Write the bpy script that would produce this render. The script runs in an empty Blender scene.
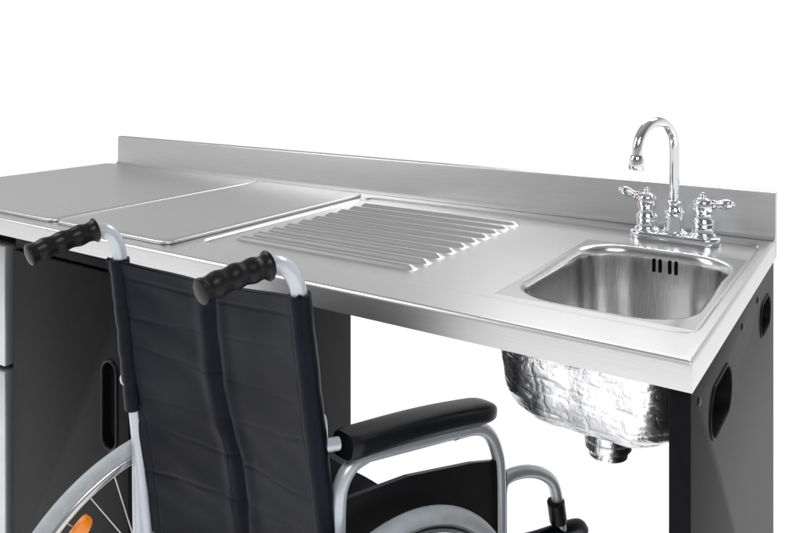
import bpy, bmesh, math
from mathutils import Vector, Matrix, noise
from math import sin, cos, pi, radians, sqrt

scene = bpy.context.scene
col = scene.collection

# ------------------------------------------------------------------ materials
def new_mat(name):
    m = bpy.data.materials.new(name); m.use_nodes = True
    nt = m.node_tree
    return m, nt, nt.nodes['Principled BSDF']

def N(nt, t, **kw):
    n = nt.nodes.new(t)
    for k, v in kw.items():
        if k in n.inputs: n.inputs[k].default_value = v
        else: setattr(n, k, v)
    return n

def noise_tex(nt, scale, vec_scale=(1,1,1), detail=4):
    tc = N(nt, 'ShaderNodeTexCoord')
    mp = N(nt, 'ShaderNodeMapping'); mp.inputs['Scale'].default_value = vec_scale
    nz = N(nt, 'ShaderNodeTexNoise'); nz.inputs['Scale'].default_value = scale; nz.inputs['Detail'].default_value = detail
    nt.links.new(tc.outputs['Object'], mp.inputs['Vector'])
    nt.links.new(mp.outputs['Vector'], nz.inputs['Vector'])
    return nz

def ramp(nt, src, c0, c1, p0=0.3, p1=0.7):
    r = N(nt, 'ShaderNodeValToRGB')
    r.color_ramp.elements[0].position = p0; r.color_ramp.elements[0].color = (*c0, 1)
    r.color_ramp.elements[1].position = p1; r.color_ramp.elements[1].color = (*c1, 1)
    nt.links.new(src, r.inputs['Fac'])
    return r

def bump(nt, src, bsdf, strength, dist=0.001):
    b = N(nt, 'ShaderNodeBump'); b.inputs['Strength'].default_value = strength; b.inputs['Distance'].default_value = dist
    nt.links.new(src, b.inputs['Height']); nt.links.new(b.outputs['Normal'], bsdf.inputs['Normal'])

def simple(name, c, rough=0.4, metal=0.0, var=0.12, nscale=30, bstr=0.0, bscale=200, bdist=0.0005, coat=0.0, spec=0.5):
    m, nt, b = new_mat(name)
    nz = noise_tex(nt, nscale)
    lo = tuple(x*(1-var) for x in c); hi = tuple(min(1, x*(1+var)) for x in c)
    r = ramp(nt, nz.outputs['Fac'], lo, hi)
    nt.links.new(r.outputs['Color'], b.inputs['Base Color'])
    b.inputs['Roughness'].default_value = rough; b.inputs['Metallic'].default_value = metal
    b.inputs['Coat Weight'].default_value = coat; b.inputs['Specular IOR Level'].default_value = spec
    if bstr:
        n2 = noise_tex(nt, bscale); bump(nt, n2.outputs['Fac'], b, bstr, bdist)
    return m

def steel(name, base, r0, r1, vs=(1.5, 60, 60), bstr=0.25, var=.05):
    m, nt, b = new_mat(name)
    b.inputs['Metallic'].default_value = 1
    nz = noise_tex(nt, 12, vs, 6)
    lo = tuple(x*(1-var) for x in base); hi = tuple(min(1, x*(1+var)) for x in base)
    r = ramp(nt, nz.outputs['Fac'], lo, hi)
    nt.links.new(r.outputs['Color'], b.inputs['Base Color'])
    mr = N(nt, 'ShaderNodeMapRange'); mr.inputs['To Min'].default_value = r0; mr.inputs['To Max'].default_value = r1
    nt.links.new(nz.outputs['Fac'], mr.inputs['Value']); nt.links.new(mr.outputs['Result'], b.inputs['Roughness'])
    bump(nt, nz.outputs['Fac'], b, bstr, 0.0003)
    return m

M_STEEL = steel('brushed_steel', (0.62, 0.62, 0.62), 0.27, 0.35, (2.2, 85, 85), 0.08, .035)
M_EDGE_LIT = steel('edge_steel_lit', (0.68, 0.68, 0.68), 0.42, 0.52, (1.5, 60, 60), 0.08)  # counter steel made paler: brightness painted in against the rim's dark reflection
M_SPLASH = steel('splash_steel', (0.60, 0.60, 0.605), 0.34, 0.44, (1.5, 60, 60), 0.10)
M_BASIN = steel('basin_steel', (0.70, 0.70, 0.70), 0.14, 0.26, (40, 40, 2), 0.2)
M_COVER = steel('cover_steel', (0.57, 0.57, 0.575), 0.36, 0.46, (1.5, 50, 50), 0.10)
M_CHROME = simple('chrome', (0.74, 0.75, 0.76), 0.05, 1.0, 0.01)
M_BLACK = simple('black_laminate', (0.0045, 0.0045, 0.0055), 0.5, 0, 0.2, 60, 0.15, 600, 0.0002, spec=0.085)
M_HOLE = simple('recess_black', (0.002, 0.002, 0.0025), 0.5, 0, 0.1, spec=.05)
M_FABRIC, nt, b = new_mat('navy_nylon')
nz = noise_tex(nt, 25)
r = ramp(nt, nz.outputs['Fac'], (0.0022, 0.0026, 0.0054), (0.0042, 0.0048, 0.0092))
nt.links.new(r.outputs['Color'], b.inputs['Base Color']); b.inputs['Roughness'].default_value = 0.40
b.inputs['Specular IOR Level'].default_value = 0.12; b.inputs['Specular Tint'].default_value = (.85, .9, 1, 1)
n2 = noise_tex(nt, 1400, (1, 1, 1), 2); bump(nt, n2.outputs['Fac'], b, 0.3, 0.0004)
M_RUBBER = simple('black_rubber', (0.005, 0.005, 0.006), 0.36, 0, 0.2, 40, 0.2, 500, 0.0003, spec=.22)
M_VINYL = simple('black_vinyl_pad', (0.005, 0.0055, 0.008), 0.35, 0, 0.2, 40, 0.3, 700, 0.0003, spec=.25)
M_FRAME = simple('silver_grey_paint', (0.46, 0.50, 0.53), 0.30, 0.35, 0.04, 20, coat=0.3)
M_TYRE = simple('grey_tyre', (0.38, 0.41, 0.43), 0.5, 0, 0.08, 60)
M_SPOKE = simple('spoke_steel', (0.6, 0.6, 0.6), 0.2, 1.0, 0.03)
M_PLASTIC = simple('black_plastic', (0.005, 0.005, 0.006), 0.38, spec=.2)
M_ORANGE = simple('orange_reflector', (0.95, 0.25, 0.01), 0.2, 0, 0.15, 150, 0.4, 300, 0.001, coat=0.6)
M_RED = simple('red_mark', (0.35, 0.02, 0.03), 0.3)
M_BLUE = simple('blue_mark', (0.05, 0.03, 0.30), 0.3)
M_FRIDGE = simple('fridge_silver', (0.50, 0.51, 0.52), 0.3, 0.8, 0.04)

# crumpled foil
M_FOIL, nt, b = new_mat('crinkled_foil')
b.inputs['Metallic'].default_value = 1; b.inputs['Roughness'].default_value = 0.27
b.inputs['Base Color'].default_value = (0.80, 0.80, 0.81, 1)
def ridged(sc, vs, det):
    n = noise_tex(nt, sc, vs, det)
    a = N(nt, 'ShaderNodeMath', operation='SUBTRACT'); a.inputs[1].default_value = .5
    nt.links.new(n.outputs['Fac'], a.inputs[0])
    c = N(nt, 'ShaderNodeMath', operation='ABSOLUTE'); nt.links.new(a.outputs[0], c.inputs[0])
    m = N(nt, 'ShaderNodeMath', operation='MINIMUM'); m.inputs[1].default_value = .09
    nt.links.new(c.outputs[0], m.inputs[0]); return m
r1 = ridged(13, (1, 1, 3.0), 2); r2 = ridged(30, (1.2, 1, .9), 3); n3 = noise_tex(nt, 60, (1, 1, 1.6), 4)
ad = N(nt, 'ShaderNodeMath', operation='MULTIPLY_ADD'); ad.inputs[1].default_value = 2.2
nt.links.new(r1.outputs[0], ad.inputs[0]); nt.links.new(r2.outputs[0], ad.inputs[2])
a3 = N(nt, 'ShaderNodeMath', operation='MULTIPLY_ADD'); a3.inputs[1].default_value = .10
nt.links.new(n3.outputs['Fac'], a3.inputs[0]); nt.links.new(ad.outputs[0], a3.inputs[2])
bump(nt, a3.outputs[0], b, 0.42, 0.010)

# ------------------------------------------------------------------ helpers
def empty(name, loc, label, category):
    e = bpy.data.objects.new(name, None); e.location = loc; e.empty_display_size = 0.05
    col.objects.link(e); e['label'] = label; e['category'] = category
    e['_l'] = list(loc)
    return e

ORG = {}
def add(name, verts, faces, mat, parent=None, smooth=True, sharp=None):
    """mesh given in world coordinates; origin put at its base centre"""
    xs = [v[0] for v in verts]; ys = [v[1] for v in verts]; zs = [v[2] for v in verts]
    o = Vector(((min(xs)+max(xs))/2, (min(ys)+max(ys))/2, min(zs)))
    me = bpy.data.meshes.new(name)
    me.from_pydata([tuple(Vector(v)-o) for v in verts], [], faces)
    me.validate(); me.update()
    bm = bmesh.new(); bm.from_mesh(me); bmesh.ops.recalc_face_normals(bm, faces=bm.faces)
    bm.to_mesh(me); bm.free()
    me.materials.append(mat)
    if smooth:
        me.shade_smooth()
        if sharp: me.set_sharp_from_angle(angle=radians(sharp))
    ob = bpy.data.objects.new(name, me); col.objects.link(ob)
    ob.location = o; ORG[ob.name] = o.copy()
    if parent is not None: set_parent(ob, parent)
    return ob

def set_parent(ob, parent):
    po = ORG[parent.name] if parent.name in ORG else Vector(parent['_l'])
    ob.parent = parent; ob.location = ORG[ob.name] - po

class Geo:
    def __init__(s): s.v = []; s.f = []
    def add(s, v, f):
        n = len(s.v); s.v += [tuple(p) for p in v]; s.f += [tuple(i+n for i in q) for q in f]
        return s
    def obj(s, name, mat, parent=None, smooth=True, sharp=40):
        return add(name, s.v, s.f, mat, parent, smooth, sharp)

def catmull(P, n=8):
    P = [Vector(p) for p in P]; out = []
    for i in range(len(P)-1):
        p0 = P[max(i-1, 0)]; p1 = P[i]; p2 = P[i+1]; p3 = P[min(i+2, len(P)-1)]
        for k in range(n):
            t = k/n
            out.append(0.5*((2*p1)+(-p0+p2)*t+(2*p0-5*p1+4*p2-p3)*t*t+(-p0+3*p1-3*p2+p3)*t**3))
    out.append(P[-1]); return out

def tube(path, rad, seg=20, closed=False, cap=True):
    P = [Vector(p) for p in path]; n = len(P)
    R = rad if callable(rad) else (lambda t: rad)
    def tan(i):
        if closed: return (P[(i+1) % n]-P[(i-1) % n]).normalized()
        return (P[min(i+1, n-1)]-P[max(i-1, 0)]).normalized()
    t0 = tan(0); up = Vector((0, 0, 1)) if abs(t0.z) < 0.9 else Vector((1, 0, 0))
    nrm = t0.cross(up).normalized(); V = []; F = []
    if closed:
        c = sum(P, Vector())/n; pn = (P[0]-c).cross(P[n//4]-c).normalized()
    for i in range(n):
        t = tan(i)
        if closed: nrm = pn.copy()
        else: nrm = (nrm - t*nrm.dot(t)).normalized()
        b = t.cross(nrm)
        r = R(i/(n-1))
        for k in range(seg):
            a = 2*pi*k/seg
            V.append(P[i]+nrm*(r*cos(a))+b*(r*sin(a)))
    m = n if closed else n-1
    for i in range(m):
        for k in range(seg):
            a = i*seg+k; b2 = i*seg+(k+1) % seg; c2 = ((i+1) % n)*seg+(k+1) % seg; d = ((i+1) % n)*seg+k
            F.append((a, b2, c2, d))
    if cap and not closed:
        F.append(tuple(range(seg))[::-1]); F.append(tuple((n-1)*seg+k for k in range(seg)))
    return V, F

def box(x0, x1, y0, y1, z0, z1, bev=0.002, seg=2):
    bm = bmesh.new(); bmesh.ops.create_cube(bm, size=1)
    for v in bm.verts:
        v.co = Vector(((x0+x1)/2+v.co.x*(x1-x0), (y0+y1)/2+v.co.y*(y1-y0), (z0+z1)/2+v.co.z*(z1-z0)))
    if bev: bmesh.ops.bevel(bm, geom=list(bm.edges), offset=bev, segments=seg, affect='EDGES', profile=0.5)
    bm.verts.ensure_lookup_table(); bm.verts.index_update()
    V = [v.co.copy() for v in bm.verts]; F = [tuple(v.index for v in f.verts) for f in bm.faces]
    bm.free(); return V, F

def lathe(profile, origin, axis=Vector((0, 0, 1)), seg=32):
    axis = Vector(axis).normalized(); origin = Vector(origin)
    u = axis.orthogonal().normalized(); w = axis.cross(u); V = []; F = []
    for (r, h) in profile:
        for k in range(seg):
            a = 2*pi*k/seg
            V.append(origin+axis*h+u*(max(r, 1e-5)*cos(a))+w*(max(r, 1e-5)*sin(a)))
    for i in range(len(profile)-1):
        for k in range(seg):
            F.append((i*seg+k, i*seg+(k+1) % seg, (i+1)*seg+(k+1) % seg, (i+1)*seg+k))
    F.append(tuple(range(seg))[::-1]); F.append(tuple((len(profile)-1)*seg+k for k in range(seg)))
    return V, F

def smooth_profile(pf, n=5):
    return [(max(p.x, 1e-4), p.y) for p in catmull([Vector((r, h, 0)) for r, h in pf], n)]

def rring(cx, cy, hx, hy, r, z, nc=10, ns=8):
    out = []
    cs = [(1, 1, 0), (-1, 1, pi/2), (-1, -1, pi), (1, -1, 3*pi/2)]
    pts = []
    for (sx, sy, a0) in cs:
        arc = [Vector((cx+sx*(hx-r)+r*cos(a0+pi/2*k/nc), cy+sy*(hy-r)+r*sin(a0+pi/2*k/nc), z)) for k in range(nc+1)]
        pts.append(arc)
    for i in range(4):
        out += pts[i]; a = pts[i][-1]; b2 = pts[(i+1) % 4][0]
        for k in range(1, ns): out.append(a.lerp(b2, k/ns))
    return out

def loft(rings, cap_end=False, cap_start=False):
    V = []; F = []; n = len(rings[0])
    for rg in rings: V += rg
    for i in range(len(rings)-1):
        for k in range(n):
            F.append((i*n+k, i*n+(k+1) % n, (i+1)*n+(k+1) % n, (i+1)*n+k))
    if cap_end: F.append(tuple((len(rings)-1)*n+k for k in range(n)))
    if cap_start: F.append(tuple(range(n))[::-1])
    return V, F

def cut(ob, V, F):
    me = bpy.data.meshes.new('cutter'); o = ORG[ob.name]
    me.from_pydata([tuple(Vector(v)) for v in V], [], F); me.update()
    bm = bmesh.new(); bm.from_mesh(me); bmesh.ops.recalc_face_normals(bm, faces=bm.faces); bm.to_mesh(me); bm.free()
    c = bpy.data.objects.new('cutter', me); col.objects.link(c)
    pr = ob.parent; ob.parent = None; ob.location = o
    md = ob.modifiers.new('b', 'BOOLEAN'); md.operation = 'DIFFERENCE'; md.object = c; md.solver = 'EXACT'
    bpy.context.view_layer.update()
    dg = bpy.context.evaluated_depsgraph_get()
    nm = bpy.data.meshes.new_from_object(ob.evaluated_get(dg))
    ob.modifiers.clear(); ob.data = nm; nm.shade_smooth(); nm.set_sharp_from_angle(angle=radians(35))
    bpy.data.objects.remove(c)
    if pr: set_parent(ob, pr)

def stadium(axis, c, half_len, rad, depth0, depth1, vertical=False, n=12):
    """prism with stadium outline. axis 'x' or 'y' = extrusion axis"""
    pts = []
    for k in range(n+1):
        a = -pi/2+pi*k/n; pts.append((half_len-rad+rad*cos(a), rad*sin(a)))
    for k in range(n+1):
        a = pi/2+pi*k/n; pts.append((-half_len+rad+rad*cos(a), rad*sin(a)))
    if vertical: pts = [(q, p) for p, q in pts]
    rings = []
    for d in (depth0, depth1):
        if axis == 'x': rings.append([Vector((d, c[0]+p, c[1]+q)) for p, q in pts])
        else: rings.append([Vector((c[0]+p, d, c[1]+q)) for p, q in pts])
    return loft(rings, True, True), rings[0]

ZC = 0.82      # worktop height
XL, XR, YF, YB = -2.185, -0.194, 0.898, 1.600

# ------------------------------------------------------------------ floor
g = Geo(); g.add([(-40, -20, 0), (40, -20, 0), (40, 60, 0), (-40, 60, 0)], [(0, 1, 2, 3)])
floor = g.obj('floor', simple('glowing_white_floor', (0.88, 0.88, 0.88), 0.6, 0, 0.01), smooth=False)
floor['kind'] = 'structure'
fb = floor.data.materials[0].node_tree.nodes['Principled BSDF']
fb.inputs['Emission Color'].default_value = (1, 1, 1, 1); fb.inputs['Emission Strength'].default_value = 0.72  # added glow, not a lamp: keeps floor white and washes out the counter's shadow

# ------------------------------------------------------------------ worktop
wt = empty('sink_worktop', ((XL+XR)/2, (YF+YB)/2, 0.0),
           'brushed stainless steel sink worktop with drainer, backsplash and black side panel', 'sink counter')

def sdf_rr(x, y, x0, x1, y0, y1, r):
    cx, cy = (x0+x1)/2, (y0+y1)/2; qx = abs(x-cx)-(x1-x0)/2+r; qy = abs(y-cy)-(y1-y0)/2+r
    return min(max(qx, qy), 0)+sqrt(max(qx, 0)**2+max(qy, 0)**2)-r
def sm(a, b2, t):
    t = min(1, max(0, (t-a)/(b2-a))); return t*t*(3-2*t)
NR = 10
ridge_y = [1.062+0.0452*i for i in range(NR)]
def height(x, y):
    h = 0
    d = sdf_rr(x, y, -1.115, -0.208, 0.985, 1.553, 0.035)
    if d < 0.0:
        h -= 0.0045*sm(0, 0.007, -d)
        if -1.10 < x < -0.62:
            for ry in ridge_y:
                if abs(y-ry) < 0.02:
                    xa, xb = -1.062, -0.680
                    dx = max(xa-x, 0, x-xb); dd = sqrt(dx*dx+(y-ry)**2)
                    h += 0.0068*(1-sm(0.001, 0.0170, dd))
    return h

def axis_list(a, b2, step, feats, hard):
    s = set()
    n = int(round((b2-a)/step))
    for i in range(n+1): s.add(round(a+(b2-a)*i/n, 5))
    for (p, q, st) in feats:
        k = int(round((q-p)/st))
        for i in range(k+1): s.add(round(p+(q-p)*i/k, 5))
    L = sorted(s | set(hard)); out = [L[0]]
    for v in L[1:]:
        if v-out[-1] < 0.0005:
            if v in hard: out[-1] = v
            continue
        out.append(v)
    return out
HX0, HX1, HY0, HY1 = -0.502, -0.217, 1.018, 1.430
xs = axis_list(XL+0.006, XR-0.006, 0.009, [(-1.122, -1.100, 0.0015), (-1.085, -1.055, 0.002), (-0.69, -0.655, 0.002), (-0.217, -0.204, 0.0015)], [HX0, HX1])
ys = axis_list(YF+0.006, YB, 0.0025, [(0.98, 0.996, 0.0015), (1.540, 1.556, 0.0015)], [HY0, HY1])
def with_edges(L, a_edge, b_edge, r=0.006, drop=0.036):
    A = []
    if a_edge is not None:
        A += [(a_edge+0.02, drop), (a_edge, drop)]
        for k in range(0, 6):
            t = pi/2*k/6; A.append((a_edge+r-r*cos(t), r-r*sin(t)))
    A += [(v, 0.0) for v in L]
    if b_edge is not None:
        for k in range(5, -1, -1):
            t = pi/2*k/6; A.append((b_edge-r+r*cos(t), r-r*sin(t)))
        A += [(b_edge, drop), (b_edge-0.02, drop)]
    return A
AX = with_edges(xs, XL, XR); AY = with_edges(ys, YF, None)
V = []; F = []
for (y, dy) in AY:
    for (x, dx) in AX:
        V.append((x, y, ZC+(height(x, y) if dx == 0 and dy == 0 else 0)-max(dx, dy)))
nx = len(AX)
for j in range(len(AY)-1):
    for i in range(nx-1):
        (xa, da), (xb, db) = AX[i], AX[i+1]; (ya, ea), (yb, eb) = AY[j], AY[j+1]
        if da == 0 and db == 0 and ea == 0 and eb == 0 and xa >= HX0-1e-4 and xb <= HX1+1e-4 and ya >= HY0-1e-4 and yb <= HY1+1e-4: continue
        F.append((j*nx+i, j*nx+i+1, (j+1)*nx+i+1, (j+1)*nx+i))
ct = add('countertop', V, F, M_STEEL, wt, True, 50)
ct.data.materials.append(M_EDGE_LIT)
for p in ct.data.polygons:
    zt = p.center.z + ORG[ct.name].z
    if abs(p.normal.z) < .8 and zt < ZC-0.0015 and (p.center.y+ORG[ct.name].y < YF+.008 or p.center.x+ORG[ct.name].x > XR-.008 or p.center.x+ORG[ct.name].x < XL+.008): p.material_index = 1

# backsplash
prof = [(1.588, ZC+0.0006), (1.594, ZC+0.0022), (1.5985, ZC+0.006), (1.600, ZC+0.012), (1.601, ZC+0.086), (1.6025, ZC+0.0895), (1.606, ZC+0.091),
        (1.619, ZC+0.091), (1.622, ZC+0.088), (1.622, ZC-0.036), (1.602, ZC-0.036), (1.602, ZC-0.004)]
rings = [[Vector((x, p[0], p[1])) for p in prof] for x in (XL, XL+0.5, XL+1, XL+1.5, XR)]
g = Geo(); g.add(*loft(rings, True, True)); g.obj('backsplash', M_SPLASH, wt, True, 35)

# basin
CX, CY = (HX0+HX1)/2, (HY0+HY1)/2
T = ZC-0.0045
spec = [(.1425, .206, .001, 0), (.1365, .199, .082, 0), (.1335, .196, .082, -.0006), (.1305, .193, .080, -.0026), (.128, .1905, .079, -.006), (.1262, .1885, .078, -.011),
        (.1252, .1875, .077, -.018), (.1245, .187, .076, -.035), (.1225, .185, .075, -.08), (.120, .182, .073, -.125), (.1165, .1785, .072, -.140), (.110, .172, .070, -.152),
        (.100, .162, .064, -.161), (.085, .147, .055, -.1665), (.065, .115, .05, -.1695), (.045, .07, .042, -.171), (.032, .032, .0315, -.1725), (.030, .030, .0295, -.177)]
rings = [rring(CX, CY, a, b2, r, T+z, 16, 8) for (a, b2, r, z) in spec]
g = Geo(); g.add(*loft(rings, True)); basin = g.obj('sink_basin', M_BASIN, wt, True, 50)
g = Geo(); g.add(*lathe([(0.0295, 0), (0.0295, .004), (.026, .0045), (.024, .002), (.006, .0015), (.005, .006), (.001, .0065)], (CX, CY, T-.1765)))
g.obj('drain_strainer', M_CHROME, basin)
yw = CY+.1868
for dx in (-0.0215, -0.0105, 0.0065, 0.0175):
    (Vs, Fs), _ = stadium('y', (-0.350+dx, 0.7885), 0.0125, 0.0030, yw-0.0012, yw+0.004, vertical=True)
    g = Geo(); g.add(Vs, Fs); g.obj('overflow_slot', M_HOLE, basin, True, 35)
# foil wrapped underside
spec = [(.146, .200, .07, -.008), (.147, .201, .07, -.05), (.144, .199, .07, -.11), (.138, .194, .07, -.15), (.128, .184, .068, -.175), (.112, .17, .064, -.191), (.09, .145, .055, -.199), (.05, .08, .04, -.202), (.01, .01, .0095, -.203)]
BX, BY = -0.377, 1.226
rings = []
ss = []
for i in range(len(spec)-1):
    for k in range(5):
        t = k/5; ss.append(tuple(spec[i][q]*(1-t)+spec[i+1][q]*t for q in range(4)))
ss.append(spec[-1])
for (a, b2, r, z) in ss:
    rg = rring(BX, BY, a, b2, min(r, a*.99), ZC+z*1.03, 20, 20)
    for p in rg:
        n_ = noise.noise(p*24)*0.0030+noise.noise(Vector((p.x*50, p.y*50, p.z*110)))*0.0010
        d = (p-Vector((BX, BY, ZC-.09))).normalized(); p += d*n_
    rings.append(rg)
g = Geo(); g.add(*loft(rings, True)); bowl = g.obj('bowl_underside', M_FOIL, wt, True, 70)
g = Geo(); g.add(*lathe([(.045, 0), (.040, -.010), (.0345, -.014), (.0335, -.038), (.036, -.040), (.036, -.050), (.031, -.053), (.030, -.063), (.026, -.065)], (-0.372, 1.150, ZC-.200)))
g.obj('waste_outlet', M_FOIL, bowl)

# black side panel (leg)
PX = XR-0.003
g = Geo(); g.add(*box(PX-0.025, PX, 0.906, 1.600, 0.0, ZC-0.0365, 0.0015)); leg = g.obj('side_panel', M_BLACK, wt)
for (cy, cz, hl, rd) in ((1.080, 0.708, 0.068, 0.031), (1.485, 0.708, 0.055, 0.026)):
    (Vs, Fs), _ = stadium('x', (cy, cz), hl, rd, PX-0.016, PX+0.01, n=20)
    cut(leg, Vs, Fs)
    _, rg = stadium('x', (cy, cz), hl+0.003, rd+0.003, PX+0.0004, PX, n=20)
    g = Geo(); g.add(*tube(rg, 0.0022, 10, closed=True)); g.obj('handle_rim', M_BLACK, leg)
for (cy, cz) in ((1.247, 0.757), (1.40, 0.757), (0.945, 0.757)):
    g = Geo(); g.add(*lathe([(.006, 0), (.006, .001), (.004, .0025), (.001, .0028)], (PX-0.0002, cy, cz), (1, 0, 0), 20)); g.obj('screw_head', M_PLASTIC, leg)

# ------------------------------------------------------------------ faucet
FX, FY = -0.360, 1.514; FZ = T
rings = [rring(FX, FY, .084, .028, .0275, FZ+.0003), rring(FX, FY, .084, .028, .0275, FZ+.010), rring(FX, FY, .082, .026, .0255, FZ+.0135), rring(FX, FY, .076, .020, .0195, FZ+.015)]
g = Geo(); g.add(*loft(rings, True, True)); fa = g.obj('faucet', M_CHROME, wt, True, 60)
z0 = FZ+.0135
g = Geo()
g.add(*lathe([(.024, 0), (.024, .003), (.020, .006), (.018, .02), (.0165, .034), (.019, .037), (.019, .041), (.015, .045), (.013, .056), (.0145, .058), (.0145, .061), (.010, .064)], (FX, FY, z0)))
E = Vector((-.392, 1.374, 0)); B = Vector((FX, FY, 0)); R = (E-B).length/2; dr = (E-B).normalized(); zc = ZC+.174; RZ = .054
path = [B+Vector((0, 0, z0+.05)), B+Vector((0, 0, z0+.08)), B+Vector((0, 0, z0+.12)), B+Vector((0, 0, zc-.01))]
for k in range(0, 41):
    a = pi*k/40*1.0
    path.append(B+dr*(R-R*cos(a))+Vector((0, 0, zc+RZ*sin(a))))
last = path[-1]; t = Vector((dr.x*.12, dr.y*.12, -1)).normalized(); path.append(last+t*.006)
g.add(*tube(path, 0.0094, 24))
g.add(*lathe([(.0094, -.004), (.0108, -.002), (.0132, .004), (.0132, .020), (.0118, .023), (.008, .023)], path[-1], t))
g.obj('spout', M_CHROME, fa, True, 40)
g = Geo(); g.add(*lathe([(.0025, 0), (.0025, .035), (.005, .038), (.006, .043), (.004, .048), (.001, .049)], (FX+.004, FY+.022, z0-.002)))
g.obj('lift_rod', M_CHROME, fa)
for sx, mk in ((-1, M_RED), (1, M_BLUE)):
    hx = FX+sx*.0525
    g = Geo()
    g.add(*lathe(smooth_profile([(.0235, 0), (.0235, .004), (.0205, .008), (.0190, .018), (.0205, .024), (.0205, .028), (.0175, .034), (.0160, .042), (.0180, .050), (.0190, .058), (.0170, .067), (.0110, .072), (.0060, .0745), (.0062, .079), (.003, .083), (.0005, .084)], 3), (hx, FY, z0)))
    hb = g.obj('handle', M_CHROME, fa, True, 50)
    ax = Vector((sx*.95, -.06, .30 if sx < 0 else .12)).normalized(); o = Vector((hx, FY, z0+.060))
    g = Geo(); g.add(*lathe(smooth_profile([(.0085, .008), (.0075, .014), (.0092, .018), (.0092, .021), (.0070, .024), (.0076, .030), (.0092, .038), (.0094, .044), (.0080, .049), (.0045, .053), (.0040, .056), (.001, .058)], 3), o, ax, 24))
    g.obj('lever', M_CHROME, hb, True, 50)
    g = Geo(); g.add(*lathe([(.0096, .0188), (.0096, .0206)], o, ax, 24)); g.obj('temperature_ring', mk, hb)

# ------------------------------------------------------------------ worktop covers
def cover(x0, x1, y0, y1, name, label):
    cx, cy, hx, hy = (x0+x1)/2, (y0+y1)/2, (x1-x0)/2, (y1-y0)/2
    z = ZC+.0006; h = .0062
    rings = [rring(cx, cy, hx-.001, hy-.001, .021, z, 8, 12), rring(cx, cy, hx, hy, .022, z+.001, 8, 12), rring(cx, cy, hx, hy, .022, z+h-.0025, 8, 12), rring(cx, cy, hx-.001, hy-.001, .021, z+h-.0007, 8, 12), rring(cx, cy, hx-.003, hy-.003, .019, z+h, 8, 12), rring(cx, cy, hx-.02, hy-.02, .012, z+h, 8, 12)]
    g = Geo(); g.add(*loft(rings, True, True)); o = g.obj(name, M_COVER, None, True, 60)
    o['label'] = label; o['category'] = 'worktop cover'
cover(-2.178, -1.492, 0.930, 1.560, 'worktop_cover', 'large flat grey steel cover plate lying on the worktop')
cover(-1.484, -1.128, 0.930, 1.552, 'worktop_cover', 'smaller rounded grey steel cover plate beside the drainer')

# ------------------------------------------------------------------ cabinet
cab = empty('storage_cabinet', (-1.40, 1.25, 0), 'black storage cabinet with recessed door handle under the worktop', 'cabinet')
g = Geo(); g.add(*box(-1.598, -1.203, 0.927, 1.595, 0.0, ZC-.0365, .0015)); g.obj('carcass', M_BLACK, cab)
g = Geo(); g.add(*box(-1.597, -1.206, 0.906, 0.9255, 0.06, ZC-.066, .002)); door = g.obj('door', M_BLACK, cab)
(Vs, Fs), _ = stadium('y', (-1.262, 0.502), 0.082, 0.019, 0.90, 0.920, vertical=True)
cut(door, Vs, Fs)
_, rg = stadium('y', (-1.262, 0.502), 0.085, 0.022, 0.9052, 0.92, vertical=True)
g = Geo(); g.add(*tube(rg, 0.003, 10, closed=True)); g.obj('handle_rim', M_PLASTIC, door)
g = Geo(); g.add(*box(-1.597, -1.206, 0.912, 0.9255, ZC-.062, ZC-.038, .001)); g.obj('top_rail', M_BLACK, cab)

fr = empty('refrigerator', (-1.9, 1.25, 0), 'silver two-door undercounter refrigerator beneath the worktop', 'refrigerator')
g = Geo(); g.add(*box(-2.165, -1.603, 0.945, 1.58, 0.02, ZC-.045, .003)); g.obj('body', M_BLACK, fr)
g = Geo(); g.add(*box(-2.165, -1.620, 0.900, 0.940, 0.497, ZC-.062, .004)); g.obj('door', M_FRIDGE, fr)
g = Geo(); g.add(*box(-2.165, -1.620, 0.900, 0.940, 0.06, 0.484, .004)); g.obj('door', M_FRIDGE, fr)

# ------------------------------------------------------------------ wheelchair
FW = Vector((0.2025, 0.9793, 0)); SEP = 0.3733
def CH(a, b, z): return Vector((-0.6224+0.2025*a-b, 0.6919+0.9793*a, z))
NRM = Vector((0.9793, -0.2025, 0))     # outward on the near side
wc = empty('wheelchair', tuple(CH(.2, SEP/2, 0)), 'folding wheelchair with navy nylon back and silver grey frame', 'wheelchair')

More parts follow.
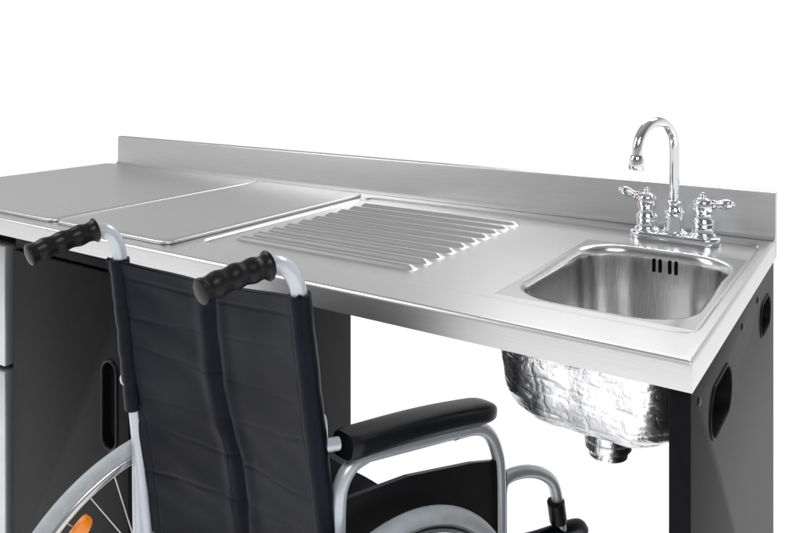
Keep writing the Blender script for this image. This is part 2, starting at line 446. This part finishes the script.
def post_a(z):      # back post leans back towards the top
    return 0.020+(0.878-z)*0.135
def far_a(z): return post_a(z)+.012*max(0, z-.4)/.4
frame = Geo()
for s, b in ((1, 0.0), (-1, SEP)):
    if s == 1:
        grip = [(-.118, .9045), (-.07, .913), (-.024, .917)]; up = [(-.030, .9165), (-.012, .9165), (.004, .907), (.016, .890), (.0225, .865)]
    else:
        grip = [(-.098, .889), (-.05, .901), (0.0, .9105)]; up = [(-.006, .910), (.012, .908), (.025, .897), (.033, .880), (.037, .855)]
    P = [CH(a, b, z) for a, z in up]
    low = [CH(post_a(z) if s == 1 else far_a(z), b, z) for z in (.78, .7, .6, .5, .4, .36, .24)]
    frame.add(*tube(catmull(P+low, 8), 0.0104, 20))
    gp = catmull([CH(a, b, z) for a, z in grip], 40)
    def gr(t):
        e = sqrt(max(0, 1-max(0, (0.06-t)/0.06)**2))
        fl = 0.0030*math.exp(-((t-0.965)/0.025)**2)
        return (0.0148+0.0009*sin(t*2*pi*4.5)+fl)*max(e, .45)
    g = Geo(); g.add(*tube(gp, gr, 28)); g.obj('push_grip', M_RUBBER, wc, True, 60)
    frame.add(*tube(catmull([CH(.075, b, .365), CH(.2, b, .368), CH(.38, b, .37), CH(.425, b, .35), CH(.432, b, .30), CH(.433, b, .20)], 8), .0105, 18))
    frame.add(*tube([CH(.10, b, .20), CH(.25, b, .20), CH(.425, b, .20)], .0105, 18))
    frame.add(*tube(catmull([CH(.425, b, .30), CH(.425, b, .42), CH(.425, b, .445)], 6), .0115, 18))
    frame.add(*tube([CH(.08, b, .405), CH(.43, b, .412)], .0105, 18))
frame.add(*tube([CH(.25, 0.01, .21), CH(.25, SEP-.01, .40)], .009, 14)); frame.add(*tube([CH(.262, SEP-.01, .21), CH(.262, .01, .40)], .009, 14))
frame.obj('frame', M_FRAME, wc, True, 50)

# backrest fabric
def back_pt(u, w):
    """u 0..1 across (near->far), w 0..1 top->bottom"""
    b = -0.012+(SEP+.024-.018*sm(.45, .62, w))*u
    ztop = 0.872*(1-u)+0.860*u - 0.016*sin(pi*u)**0.8 if 0 < u < 1 else (0.872 if u <= 0 else .860)
    z = ztop+(0.43-ztop)*w
    a = post_a(z)+.012*u
    sag = 0.024*(1-abs(2*u-1)**2.2)
    p = CH(a, b, z)
    uc = .5+.012*sin(w*7)
    off = sag - 0.012 + 0.011*math.exp(-((u-uc)/.020)**2) - .003*math.exp(-((u-uc-.05)/.03)**2) - .003*math.exp(-((u-uc+.05)/.03)**2)
    off += 0.0040*noise.noise(Vector((u*3.5+3, w*4, 0))) + 0.0018*noise.noise(Vector((u*5+w*4, w*11, 2)))
    for wk, sk in ((.17, .05), (.31, -.03), (.46, .06), (.60, -.04), (.75, .03)):
        dw = w-(wk+sk*(u-.5)+.012*noise.noise(Vector((u*7, wk*20, 1))))
        off += .0013*math.exp(-(dw/.006)**2)*(.2+.8*abs(noise.noise(Vector((u*5, wk*9, 4)))*2))
    for su in (0.055, 0.47, 0.53, 0.945):
        off += 0.0014*math.exp(-((u-su)/.0035)**2)
    off += 0.0014*math.exp(-((w-.05)/.004)**2)
    return p+FW*off
g = Geo(); NU, NW = 180, 180; V = []; F = []
for j in range(NW+1):
    for i in range(NU+1): V.append(back_pt(i/NU, j/NW))
m = len(V)
V += [v+FW*0.006 for v in V]
for j in range(NW):
    for i in range(NU):
        a = j*(NU+1)+i; q = (a, a+1, a+NU+2, a+NU+1); F.append(q); F.append(tuple(k+m for k in q)[::-1])
for i in range(NU):
    F.append((i, i+m, i+1+m, i+1)); a = NW*(NU+1)+i; F.append((a, a+1, a+1+m, a+m))
for j in range(NW):
    a = j*(NU+1); F.append((a, a+NU+1, a+NU+1+m, a+m)); a += NU; F.append((a, a+m, a+NU+1+m, a+NU+1))
g.add(V, F)
for s, b in ((1, -0.001), (-1, SEP+.001)):
    P = []
    zl = .43 if s == 1 else .235
    for k in range(40):
        z = (0.873 if s == 1 else .861)-k/39*zl
        P.append(CH(post_a(z) if s == 1 else far_a(z), b, z)+FW*0.0012*noise.noise(Vector((z*30, s, 0))))
    g.add(*tube(P, lambda t: 0.0148+0.0005*sin(t*50)*sin(t*17), 20))
g.add(*tube([back_pt(i/60, 0.0)+FW*0.003 for i in range(61)], .0036, 10))
g.obj('backrest', M_FABRIC, wc, True, 70)

# seat sling
V = []; F = []; n1, n2 = 40, 30
for j in range(n2+1):
    for i in range(n1+1):
        u, w = i/n1, j/n2
        z = .418-.022*sin(pi*u)+.003*noise.noise(Vector((u*6, w*5, 0)))
        V.append(CH(.075+.36*w, SEP*u, z))
m = len(V)
V += [v-Vector((0, 0, .012)) for v in V[:m]]
for j in range(n2):
    for i in range(n1):
        a = j*(n1+1)+i; q = (a, a+1, a+n1+2, a+n1+1); F.append(q); F.append(tuple(k+m for k in q)[::-1])
for i in range(n1):
    F.append((i, i+m, i+1+m, i+1)); a = n2*(n1+1)+i; F.append((a, a+1, a+1+m, a+m))
g = Geo(); g.add(V, F); g.obj('seat', M_FABRIC, wc, True, 60)

# armrests + guards
for s, b in ((1, 0.0), (-1, SEP)):
    bo = b-.010*s
    g = Geo()
    g.add(*tube(catmull([CH(.125, bo, .640), CH(.098, bo, .636), CH(.080, bo, .618), CH(.074, bo, .585), CH(.074, bo, .48), CH(.076, bo, .37)], 8), .0105, 20))
    g.add(*tube(catmull([CH(.30, bo, .607), CH(.350, bo, .597), CH(.382, bo, .578), CH(.402, bo, .545), CH(.410, bo, .50), CH(.411, bo, .37)], 8), .0105, 20))
    g.add(*tube([CH(.12, bo, .640), CH(.31, bo, .6055)], .0095, 16))
    g.add(*tube([CH(.042, b, .675), CH(.075, bo, .672)], .0085, 16))
    arm = g.obj('armrest', M_FRAME, wc, True, 50)
    rings = []; LN = 40
    c0 = CH(.082, bo, .667); c1 = CH(.386, bo, .616)
    ax = (c1-c0).normalized(); side = NRM; upv = side.cross(ax).normalized()
    if upv.z < 0: upv = -upv
    for i in range(LN+1):
        t = i/LN
        e = 1.0
        if t < .05: e = .80+.20*sqrt(1-((.05-t)/.05)**2)
        if t > .88: e = .50+.50*sqrt(max(0, 1-((t-.88)/.12)**2))
        c = c0.lerp(c1, t)
        wd = .0250*e; ht = .0155*(1 if t < .88 else e)
        rg = []
        for k in range(28):
            a = 2*pi*k/28; ca, sa = cos(a), sin(a)
            x = wd*math.copysign(abs(ca)**.55, ca); y = ht*math.copysign(abs(sa)**.6, sa)
            rg.append(c+side*x+upv*(y+.005*sin(pi*t)))
        rings.append(rg)
    g = Geo(); g.add(*loft(rings, True, True)); g.obj('arm_pad', M_VINYL, arm, True, 50)
    poly = [(.083, .598), (.20, .583), (.34, .549), (.40, .530), (.418, .515), (.424, .50), (.424, .385), (.418, .378), (.09, .378), (.083, .385)]
    r0 = [CH(a, bo-.004, z) for a, z in poly]; r1 = [CH(a, bo+.004, z) for a, z in poly]
    g = Geo(); g.add(*loft([r0, r1], True, True)); g.obj('side_guard', M_PLASTIC, wc, False)

# drive wheels
def wheel(c, out):
    axv = NRM*out
    def circ(r, off, n=120): return [c+FW*(r*cos(2*pi*k/n))+Vector((0, 0, r*sin(2*pi*k/n)))+axv*off for k in range(n)]
    g = Geo(); g.add(*lathe([(.010, -.03), (.022, -.03), (.022, -.024), (.015, -.02), (.015, .02), (.022, .024), (.022, .03), (.012, .032), (.012, .04), (.002, .041)], c, axv))
    wh = g.obj('drive_wheel', M_FRAME, wc, True, 40)
    g = Geo(); g.add(*tube(circ(.2700, 0), .0120, 18, closed=True)); g.obj('tyre', M_TYRE, wh, True, 80)
    g = Geo(); g.add(*tube(circ(.2530, 0), .0085, 14, closed=True)); g.obj('rim', M_SPOKE, wh, True, 80)
    g = Geo(); g.add(*tube(circ(.2500, .030), .0085, 14, closed=True))
    for k in range(6):
        a = 2*pi*k/6+.35; d = FW*cos(a)+Vector((0, 0, sin(a)))
        g.add(*tube([c+d*.251, c+d*.250+axv*.030], .004, 8))
    g.obj('hand_rim', M_FRAME, wh, True, 80)
    g = Geo()
    for k in range(36):
        a = 2*pi*k/36; so = 1 if k % 2 else -1; a2 = a+(.5 if (k//2) % 2 else -.5)
        p0 = c+(FW*cos(a2)+Vector((0, 0, sin(a2))))*.019+axv*(.026*so)
        p1 = c+(FW*cos(a)+Vector((0, 0, sin(a))))*.249
        g.add(*tube([p0, p1], .0011, 6))
    g.obj('spokes', M_SPOKE, wh, True, 80)
    for a in (2.31, 2.31+2*pi/3, 2.31+4*pi/3):
        d = FW*cos(a)+Vector((0, 0, sin(a))); tt = -FW*sin(a)+Vector((0, 0, cos(a))); cc = c+d*.216
        rr = []
        for (q, off) in ((.9, -.005), (1, -.003), (1, .003), (.9, .005)):
            rr.append([cc+tt*(q*.033*math.copysign(abs(cos(t))**.7, cos(t)))+d*(q*.013*math.copysign(abs(sin(t))**.7, sin(t))+.004*cos(t)**2)+axv*off for t in [2*pi*k/24 for k in range(24)]])
        g = Geo(); g.add(*loft(rr, True, True)); g.obj('reflector', M_ORANGE, wh, True, 40)
    return wh
wheel(CH(.129, 0, .282)+NRM*.048, 1)
wheel(CH(.129, SEP, .282)-NRM*.038, -1)

# legrests
for s, b, turn in ((1, 0.0, 0.0), (-1, SEP, 1.15)):
    piv = CH(.430, b, 0)
    def LG(a, z, lat=0.0):
        v = FW*a+(-NRM)*lat; c_, s_ = cos(turn), sin(turn)
        v2 = Vector((v.x*c_-v.y*s_, v.x*s_+v.y*c_, 0)); return piv+v2+Vector((0, 0, z))
    g = Geo()
    g.add(*tube(catmull([LG(-.004, .30), LG(-.004, .40), LG(-.002, .465), LG(.012, .482), LG(.06, .474), LG(.11, .452), LG(.148, .42), LG(.164, .375), LG(.176, .32), LG(.215, .22), LG(.262, .125)], 8), .0105, 20))
    lr = g.obj('legrest', M_FRAME, wc, True, 50)
    g = Geo(); g.add(*lathe([(.012, 0), (.0155, .002), (.0155, .040), (.012, .042)], LG(.1655, .345), (LG(.164, .375)-LG(.176, .32))))
    g.obj('clamp', M_PLASTIC, lr)
    if s == 1:
        g = Geo()
        g.add(*tube(catmull([LG(.03, .345, .04), LG(.10, .335, .015), LG(.18, .325, .0), LG(.222, .315, -.004), LG(.238, .300, -.004)], 8), .012, 14))
        g.obj('calf_strap', M_FABRIC, lr)
    V0 = [LG(.24, .12, .0), LG(.40, .135, .0), LG(.40, .135, .15), LG(.24, .12, .15)]
    g = Geo(); g.add(*loft([[v for v in V0], [v+Vector((0, 0, .010)) for v in V0]], True, True)); g.obj('footplate', M_PLASTIC, lr, False)

# casters
for b in (0.0, SEP):
    c = CH(.42, b, .085)
    g = Geo(); g.add(*lathe([(.02, -.014), (.07, -.014), (.082, -.011), (.085, 0), (.082, .011), (.07, .014), (.02, .014)], c, NRM)); cw = g.obj('caster_wheel', M_TYRE, wc, True, 50)
    g = Geo()
    for o in (-.02, .02): g.add(*tube([c+NRM*o, c+NRM*o+FW*.012+Vector((0, 0, .095))], .006, 10))
    g.add(*tube([c-NRM*.024+FW*.012+Vector((0, 0, .097)), c+NRM*.024+FW*.012+Vector((0, 0, .097))], .008, 12))
    g.add(*tube([c+FW*.012+Vector((0, 0, .097)), c+FW*.012+Vector((0, 0, .135))], .010, 12))
    g.obj('caster_fork', M_FRAME, cw, True, 50)

# ------------------------------------------------------------------ camera
cam = bpy.data.cameras.new('camera'); co = bpy.data.objects.new('camera', cam); col.objects.link(co)
co.location = (0, 0, 1.16); co.rotation_euler = (radians(90), 0, radians(33.32))
cam.sensor_width = 36; cam.lens = 34.02; cam.shift_y = -0.2556; cam.clip_start = 0.02; cam.clip_end = 200
scene.camera = co

# ------------------------------------------------------------------ world + lamps
w = bpy.data.worlds.new('World'); scene.world = w; w.use_nodes = True
nt = w.node_tree; bg = nt.nodes['Background']
tc = N(nt, 'ShaderNodeTexCoord'); sp = N(nt, 'ShaderNodeSeparateXYZ'); nt.links.new(tc.outputs['Generated'], sp.inputs[0])
cr = N(nt, 'ShaderNodeValToRGB'); e = cr.color_ramp.elements
e[0].position = 0.0; e[0].color = (1.02, 1.02, 1.02, 1)
e[1].position = 1.0; e[1].color = (.55, .55, .56, 1)
for p, c in ((.10, 1.02), (.22, .84), (.36, .52), (.6, .28)):
    k = cr.color_ramp.elements.new(p); k.color = (c, c, c*1.005, 1)
nt.links.new(sp.outputs['Z'], cr.inputs['Fac'])
dt = N(nt, 'ShaderNodeVectorMath', operation='DOT_PRODUCT'); dt.inputs[1].default_value = (-.5493, .8356, 0)
nt.links.new(tc.outputs['Generated'], dt.inputs[0])
mr = N(nt, 'ShaderNodeMapRange'); mr.inputs['From Min'].default_value = -.5; mr.inputs['From Max'].default_value = .5
mr.inputs['To Min'].default_value = .42; mr.inputs['To Max'].default_value = 1.0
nt.links.new(dt.outputs['Value'], mr.inputs['Value'])
nt.links.new(cr.outputs['Color'], bg.inputs['Color']); nt.links.new(mr.outputs['Result'], bg.inputs['Strength'])

def area(loc, tgt, sx, sy, e, c=(1, 1, 1)):
    l = bpy.data.lights.new('softbox', 'AREA'); l.shape = 'RECTANGLE'; l.size = sx; l.size_y = sy; l.energy = e; l.color = c
    o = bpy.data.objects.new('softbox', l); col.objects.link(o); o.location = loc
    o.rotation_euler = (Vector(tgt)-Vector(loc)).to_track_quat('-Z', 'Y').to_euler()
area((0.9, -0.6, 2.9), (-.8, 1.1, .7), 1.6, 1.0, 50)
area((-2.6, 0.2, 2.6), (-1.0, 1.1, .7), 1.0, 1.6, 35)
area((-0.6, 3.2, 2.6), (-.8, 1.2, .8), 2.4, 0.7, 30)

scene.view_settings.view_transform = 'Standard'; scene.view_settings.look = 'None'; scene.view_settings.exposure = 0
